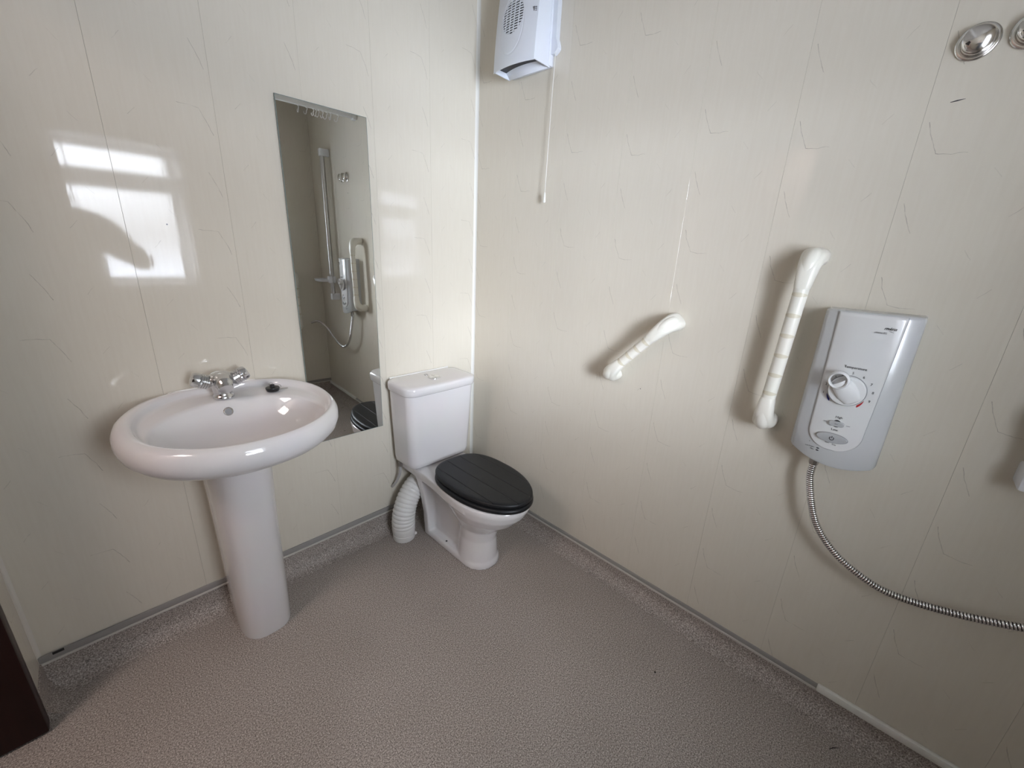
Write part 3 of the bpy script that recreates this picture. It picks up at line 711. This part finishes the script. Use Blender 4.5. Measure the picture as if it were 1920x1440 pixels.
    for s in (-1, 1): MB().box(-.0040+s*.023-.004, -.0040+s*.023+.004, y+.0002, y+.0022, .0922, .0930).build('pointer_line', M['greyink'], root, False)
    # start / stop button
    lens(-.0046, .0530, .0330, .0132, y+.002, y-.0006, 'button_outline', M['outline'])
    sb = lens(-.0046, .0530, .0318, .0122, y+.002, y-.0030, 'start_button', M['button'])
    pw = MB(); n = 22; rr = .0052; A = []
    for k in range(n+1):
        a = rad(90+38+(360-76)*k/n); A.append((cos(a), sin(a)))
    ring = [(-.0046+rr*x, .0528+rr*z) for x, z in A]+[(-.0046+(rr-.0016)*x, .0528+(rr-.0016)*z) for x, z in A[::-1]]
    pw.prism(ring, y-.0035, y-.0025); pw.box(-.0054, -.0038, y-.0035, y-.0025, .0540, .0592); pw.build('power_symbol', M['ink'], sb, False)
    text('lettering', 'Start', .0048, M['greyink'], root, (-.0113, F(0, .0026), .0385)); text('lettering', 'Stop', .0048, M['greyink'], root, (.0035, F(0, .0026), .0368))
    # indicator lights with captions on the grey body
    for u, v, cap in ((-.0262, .0148, 'Low Pressure'), (-.0262, .0088, 'Power')):
        yy = crown(u)-.0004
        lens(u, v, .0034, .0016, yy+.002, yy-.0004, 'indicator', M['ink'])
        text('lettering', cap, .0040, M['greyink'], root, (u-.0048-.0016*len(cap)*.62, crown(u-.012)-.0006, v), 0, 1, .0006)
    MB().lathe([(.0008, 0), (.0008, .001)], 8, Matrix.Translation((-.0475, crown(-.0475), .0270)) @ Matrix.Rotation(rad(90), 4, 'X')).build('indicator_dot', M['ink'], root)
    # maker's name
    text('logo', 'mira', .0098, M['ink'], root, (.0378, F(.029, .0024), .3398), .35, 1.12, .0006, .0225, .00012)
    text('lettering', 'advance ATL', .0058, M['greyink'], root, (.0235, F(.0135, .0024), .3292), .35, 1.08, .0006, .0225)
    MB().tube([(.0365, F(.0365, .0022), .3340), (.0400, F(.04, .0022), .3336), (.0455, F(.0455, .0022), .3315)], [.0002, .0006, .0003], 6).build('swoosh', M['ink'], root)
shower()

def shower_hose():
    root = empty('shower_hose', (-.052, -1.494, .83)); tag(root, 'ribbed metal shower hose looping down from the grey shower unit', 'hose')
    pts = [(-.052, -1.494, .846), (-.052, -1.4945, .80), (-.056, -1.497, .765), (-.060, -1.518, .692), (-.060, -1.546, .632), (-.060, -1.592, .582), (-.060, -1.642, .552), (-.060, -1.702, .5325), (-.060, -1.760, .535), (-.060, -1.822, .549), (-.060, -1.875, .566), (-.060, -1.935, .590), (-.065, -2.02, .635), (-.10, -2.12, .68), (-.14, -2.185, .66)]
    P0 = [Vector(p)-Vector(root.location) for p in pts]
    P = resample(catmull(P0, 10), .00115)
    step = 5                                                     # samples per ring
    R_ = [.0080 if i % step in (0, 4) else .0095 for i in range(len(P))]
    mb = MB(); mb.tube(P, R_, 12); o = mb.build('ribbed_tube', M['chrome'], root, True, 80)
    o.data.materials.append(M['darkmetal'])
    for k, p in enumerate(o.data.polygons):
        if k < (len(P)-1)*12:
            i = k//12
            if i % step in (3, 4) : p.material_index = 1
    MB().lathe([(.0095, -.004), (.0112, 0), (.0112, .020), (.0095, .024), (.0105, .026), (.0105, .032)], 8, Matrix.Translation((0, 0, -.020))).build('end_nut', M['steel'], root)
shower_hose()

# ------------------------------------------------------------------ robe hooks
def robe_hook(y, z, label):
    root = empty('robe_hook', (0, y, z), rad(-90)); tag(root, label, 'hook', 'chrome robe hooks')
    rx = Matrix.Rotation(rad(90), 4, 'X') @ Matrix.Diagonal((1.09, 1.09, .9, 1))
    MB().lathe([(.0285, 0), (.0300, .0015), (.0300, .0045), (.0285, .0065), (.0255, .0072), (.0235, .0062), (.0225, .0045), (.0225, .010), (.0215, .012)], 40, rx).build('back_plate', M['satin'], root, True, 40)
    n = 40; k = MB(); rings = []
    for r, z_ in [(.0185, .010), (.0195, .016), (.0215, .022), (.0222, .0255), (.0210, .0290), (.0160, .0325), (.0090, .0345), (.0030, .0352)]:
        rings.append([(r*cos(2*pi*j/n), r*sin(2*pi*j/n), z_-(.0024*abs(sin(2*pi*j/n-.6)) if z_ > .026 else 0)*min(1, r/.02)) for j in range(n)])
    kn = k.loft(rings, True, True, rx).build('knob', M['satin'], root, True, 50)
    MB().prism([(-.0035, 0), (.0035, 0), (.0018, .0055), (-.0018, .0055)], -.0310, -.0240, 0, Matrix.Translation((-.0145, 0, -.0100)) @ Matrix.Rotation(rad(40), 4, 'Y')).build('screw_slot', M['darkmetal'], kn, False)
robe_hook(-1.5475, 1.771, 'round chrome robe hook above the shower unit, wholly in view')
robe_hook(-1.6225, 1.773, 'round chrome robe hook above the shower unit, cut by the picture edge')

# ------------------------------------------------------------------ riser rail, soap dish, curtain track and hooks
rr_ = empty('riser_rail', (0, -1.853, .90), rad(-90)); tag(rr_, 'tall chrome shower riser rail near the window wall, seen in the mirror', 'riser rail')
MB().tube([(0, -.050, .03), (0, -.050, 1.03)], .0165, 20).build('rail', M['steel'], rr_)
for z in (-.008, 1.03):
    MB().box(-.018, .018, -.070, 0, z, z+.050, .006).build('bracket', M['plastic'], rr_)
sd = empty('soap_dish', (0, -1.857, 1.03), rad(-90)); tag(sd, 'white plastic soap dish clamped on the chrome riser rail', 'soap dish')
MB().loft([superring(.085, -.085, .060, .048, .0, 40, 2.6), superring(.085, -.085, .076, .060, .004, 40, 2.6), superring(.085, -.085, .084, .066, .020, 40, 2.6), superring(.085, -.085, .081, .063, .020, 40, 2.6), superring(.085, -.085, .072, .056, .007, 40, 2.6)]).build('dish', M['plastic'], sd, True, 40)
MB().box(-.020, .024, -.078, -.024, -.006, .046, .006).build('clamp', M['plastic'], sd)
ct = empty('curtain_track', (XL, -1.34, 2.09)); tag(ct, 'white shower curtain track spanning the room below the ceiling', 'curtain rail')
MB().box(.0, -XL, -.010, .010, 0, .026, .003).build('track', M['upvc'], ct)
for x in (.012, -XL-.012): MB().box(x-.012, x+.012, -.02, .02, -.008, .034, .003).build('end_bracket', M['upvc'], ct)
def curtain_hook():
    root = empty('curtain_hook', (0, 0, 0)); tag(root, 'small white curtain hook hanging empty from the track', 'hook', 'white curtain hooks on the track')
    P = catmull([(0, 0, .004), (0, -.006, -.004), (0, -.004, -.012), (0, 0, -.018), (0, .001, -.028), (0, .010, -.038), (0, .018, -.032), (0, .017, -.025)], 5)
    MB().tube(P, .0022, 8).build('wire', M['upvc'], root)
    MB().lathe([(.004, .004), (.005, .002), (.004, -.002)], 12).build('runner', M['upvc'], root)
    return root
hk = curtain_hook()
for i, x in enumerate((-.345, -.300, -.262, -.247, -.232, -.208, -.185, -.160, -.118)):
    if i == 0: r = hk
    else:
        r = hk.copy(); COL.objects.link(r)
        for ch in hk.children: c = ch.copy(); COL.objects.link(c); c.parent = r
    r['label'] = 'empty white curtain hook on the track, %s from the left in the mirror' % ('first', 'second', 'third', 'fourth', 'fifth', 'sixth', 'seventh', 'eighth', 'last')[i]
    r.location = (x, -1.34, 2.088); r.rotation_euler = (0, 0, rad((40, 75, 55, 60, 80, 65, 120, 50, 110)[i]))

# ------------------------------------------------------------------ small marks and litter
def mark(parent, name, pts, r, m, loc):
    o = MB().tube(pts, r, 6).build(name, m, parent); o.location = loc; return o
mark(RW, 'scuff_mark', [(0, 0, 0), (.010, -.0002, .0015), (.022, -.0001, .003)], [.0006, .0013, .0003], M['ink'], (1.535, 0, 1.668))
mark(RW, 'drill_hole', [(0, .001, 0), (0, -.0003, 0)], .0018, M['ink'], (.942, 0, .8666))
mark(LW, 'drill_hole', [(0, .001, 0), (0, -.0003, 0)], .0022, M['outline'], (XL*-1-1.160, 0, 1.352))
MB().box(.030, .054, -.0066, -.005, .1165, .1245).build('capping_chip', M['black'], b1, False)
d1 = empty('splinter', (-.110, -1.725, .0012), rad(-40)); tag(d1, 'thin dark splinter lying on the floor near the right-hand capping strip', 'litter')
MB().tube([(0, 0, .0012), (.012, .002, .0016), (.030, .001, .0012)], [.0006, .0014, .0006], 6).build('sliver', M['darkmetal'], d1)
d2 = empty('crumb', (-.262, -1.266, .0005)); tag(d2, 'tiny dark crumb on the open floor right of the toilet', 'litter')
MB().lathe([(.001, 0), (.0032, .001), (.0030, .003), (.001, .0042)], 7).build('grain', M['darkmetal'], d2)

# ------------------------------------------------------------------ the person taking the picture (seen as a silhouette in the glossy wall)
def person():
    base = Vector((-1.37, -1.90, 0)); root = empty('person', base)
    tag(root, 'person in dark jacket and jeans holding up a phone before the window', 'person')
    yaw = rad(43.4757); F_ = Vector((cos(yaw), sin(yaw), 0)); R_ = Vector((sin(yaw), -cos(yaw), 0)); U = Vector((0, 0, 1))
    J = {'pelvis': (-1.37, -1.90, .95, .150), 'belly': (-1.37, -1.90, 1.08, .148), 'chest': (-1.37, -1.895, 1.24, .158), 'upper': (-1.375, -1.885, 1.36, .125), 'neck': (-1.385, -1.865, 1.455, .058), 'skull': (-1.40, -1.845, 1.53, .055)}
    for nm, sg in (('r', 1), ('l', -1)):
        d = R_*sg
        J[nm+'hip'] = (*(Vector((-1.37, -1.90, .88))+d*.095), .098); J[nm+'knee'] = (*(Vector((-1.36, -1.885, .50))+d*.105), .064)
        J[nm+'ank'] = (*(Vector((-1.375, -1.90, .10))+d*.11), .046); J[nm+'toe'] = (*(Vector((-1.275, -1.805, .042))+d*.125), .040)
        J[nm+'sho'] = (*(Vector((-1.375, -1.885, 1.385))+d*.175), .074)
    J['relb'] = (-1.035, -1.905, 1.135, .056); J['rwri'] = (-1.235, -1.765, 1.235, .033); J['rpal'] = (-1.245, -1.722, 1.275, .034)
    J['lelb'] = (-1.580, -1.715, 1.100, .055); J['lwri'] = (-1.468, -1.625, 1.215, .033); J['lpal'] = (-1.420, -1.590, 1.265, .034)
    E = [('pelvis', 'belly'), ('belly', 'chest'), ('chest', 'upper'), ('upper', 'neck'), ('neck', 'skull')]
    for n in 'rl': E += [('pelvis', n+'hip'), (n+'hip', n+'knee'), (n+'knee', n+'ank'), (n+'ank', n+'toe'), ('upper', n+'sho'), (n+'sho', n+'elb'), (n+'elb', n+'wri'), (n+'wri', n+'pal')]
    names = list(J); me = bpy.data.meshes.new('body'); me.from_pydata([Vector(J[k][:3])-base for k in names], [(names.index(a), names.index(b)) for a, b in E], [])
    o = bpy.data.objects.new('body', me); COL.objects.link(o)
    sk = o.modifiers.new('s', 'SKIN'); sk.use_smooth_shade = True; sk.branch_smoothing = .4
    for i, k in enumerate(names):
        v = me.skin_vertices[0].data[i]; v.radius = (J[k][3], J[k][3]*(.78 if k in ('pelvis', 'belly', 'chest', 'upper') else 1)); v.use_root = (k == 'pelvis')
    sd_ = o.modifiers.new('d', 'SUBSURF'); sd_.levels = 2; sd_.render_levels = 2
    me2 = bpy.data.meshes.new_from_object(o.evaluated_get(bpy.context.evaluated_depsgraph_get())); bpy.data.objects.remove(o)
    bm = bmesh.new(); bm.from_mesh(me2)
    mb = MB()
    # head: shaped ellipsoid with brow, nose, mouth, chin and ears
    hc = Vector((-1.405, -1.835, 1.585))-base; tilt = rad(-14)
    f2 = (F_*cos(tilt)+U*sin(tilt)).normalized(); u2 = R_.cross(f2).normalized(); rings = []
    for i in range(25):
        ph = pi*(i+.02)/24.04-pi/2; rg = []
        for k in range(32):
            th = 2*pi*k/32; cx, cf, cz = cos(ph)*sin(th), cos(ph)*cos(th), sin(ph)
            w, dp, h = .076*(1-.16*max(0, -cz)), .097*(1-.10*max(0, -cz)), .118
            x, f, z = cx*w, cf*dp, cz*h
            if cf > 0:
                fx = math.exp(-(x/.013)**2)
                f += .022*fx*math.exp(-((z+.016)/.020)**2)+.006*math.exp(-(x/.045)**2)*math.exp(-((z-.018)/.010)**2)     # nose, brow
                f -= .009*(math.exp(-((abs(x)-.031)/.013)**2))*math.exp(-((z-.002)/.011)**2)                                   # eye sockets
                f += .006*math.exp(-(x/.022)**2)*(math.exp(-((z+.050)/.006)**2)+math.exp(-((z+.062)/.006)**2))+.010*math.exp(-(x/.028)**2)*math.exp(-((z+.092)/.016)**2)  # lips, chin
            rg.append(hc+R_*x+f2*f+u2*z)
        rings.append(rg)
    mb.loft(rings)
    for sg in (-1, 1):
        c = hc+R_*(sg*.077)-f2*.006; mb.loft([[c+R_*(sg*a)+f2*(.017*q*cos(t))+u2*(.030*q*sin(t)) for t in [2*pi*k/16 for k in range(16)]] for a, q in ((-.008, .8), (.006, 1), (.012, .9), (.008, .55))])
    # fingers: four unequal bent fingers and a thumb on each hand, closed on the phone's ends
    for nm, sg in (('r', 1), ('l', -1)):
        pal = Vector(J[nm+'pal'][:3])-base
        for k, (L, off) in enumerate(((.068, .026), (.076, .009), (.072, -.008), (.058, -.024))):
            a = pal+U*(off+.012)-F_*.004; b = a+R_*(-sg*.004)+F_*.030+U*.006; c = b-R_*(sg*(L*.38))+F_*.010+U*.004; d = c-R_*(sg*L*.30)-F_*.006
            mb.tube(catmull([pal+U*off*.6, a, b, c, d], 4), [.0092]*8+[.0086]*4+[.0080]*4+[.0062], 10)
        a = pal+U*.006-F_*.018; mb.tube(catmull([pal, a, a+U*.020-R_*(sg*.020)-F_*.004, a+U*.034-R_*(sg*.046)+F_*.002], 4), [.012]*4+[.0105]*4+[.0095]*4+[.007], 10)
    nb = len(bm.verts); vs = [bm.verts.new(v) for v in mb.v]
    for f in mb.f:
        try: bm.faces.new([vs[i] for i in f])
        except ValueError: pass
    bmesh.ops.recalc_face_normals(bm, faces=bm.faces)
    cam = Vector((-1.36564, -1.58570, 1.32028))
    me3 = bpy.data.meshes.new('body'); bm.to_mesh(me3); bm.free(); me3.materials.clear()
    for m_ in (mat('dark_jacket', (.020, .022, .030), .8), mat('blue_jeans', (.030, .042, .075), .85), mat('skin', (.55, .34, .25), .5), mat('dark_shoe', (.015, .014, .013), .6)): me3.materials.append(m_)
    wr = [Vector(J['rwri'][:3])-base, Vector(J['lwri'][:3])-base, Vector(J['rpal'][:3])-base, Vector(J['lpal'][:3])-base]
    for p in me3.polygons:
        c = p.center; i = 0
        if c.z > 1.445 or min((c-w).length for w in wr[2:]) < .062 or (min((c-w).length for w in wr[:2]) < .02): i = 2
        elif c.z < .085: i = 3
        elif c.z < .90 and min((c-w).length for w in wr) > .2: i = 1
        p.material_index = i
    body = link('body', me3, None, root, True, 180)
    # hair cap
    hr = []
    for i in range(14):
        ph = rad(-22+112*i/13.05); rg = []
        for k in range(32):
            th = 2*pi*k/32; q = ph if cos(th) < .3 else max(ph, rad(42))
            rg.append(hc+R_*(cos(q)*sin(th)*.083)+f2*(cos(q)*cos(th)*.104-.006)+u2*(sin(q)*.126))
        hr.append(rg)
    MB().loft(hr).build('hair', mat('dark_hair', (.02, .014, .01), .6), root, True, 180)
    for sg in (-1, 1):
        MB().lathe([(.0001, .010), (.006, .0085), (.0095, .004), (.010, 0), (.0001, -.004)], 16, Matrix.Translation(hc+R_*(sg*.031)+f2*.079+u2*.002) @ f2.to_track_quat('Z', 'Y').to_matrix().to_4x4()).build('eye', mat('eye_white', (.7, .7, .68), .2), root)
    # phone, its lens at the viewpoint
    fw = Vector((cos(yaw)*cos(rad(17.77)), sin(yaw)*cos(rad(17.77)), -sin(rad(17.77)))); up = R_.cross(fw)
    m4 = Matrix((R_, fw, up)).transposed().to_4x4(); m4.translation = cam+R_*.060-fw*.009-up*.018
    ph_ = empty('phone', m4.translation); ph_.matrix_world = m4; tag(ph_, 'black phone held up sideways in both hands of the person', 'phone')
    MB().box(-.080, .080, -.004, .004, -.038, .038, .0035).build('case', M['black'], ph_)
    MB().box(-.076, .076, -.0046, -.0038, -.034, .034).build('screen', M['rubber'], ph_, False)
person()
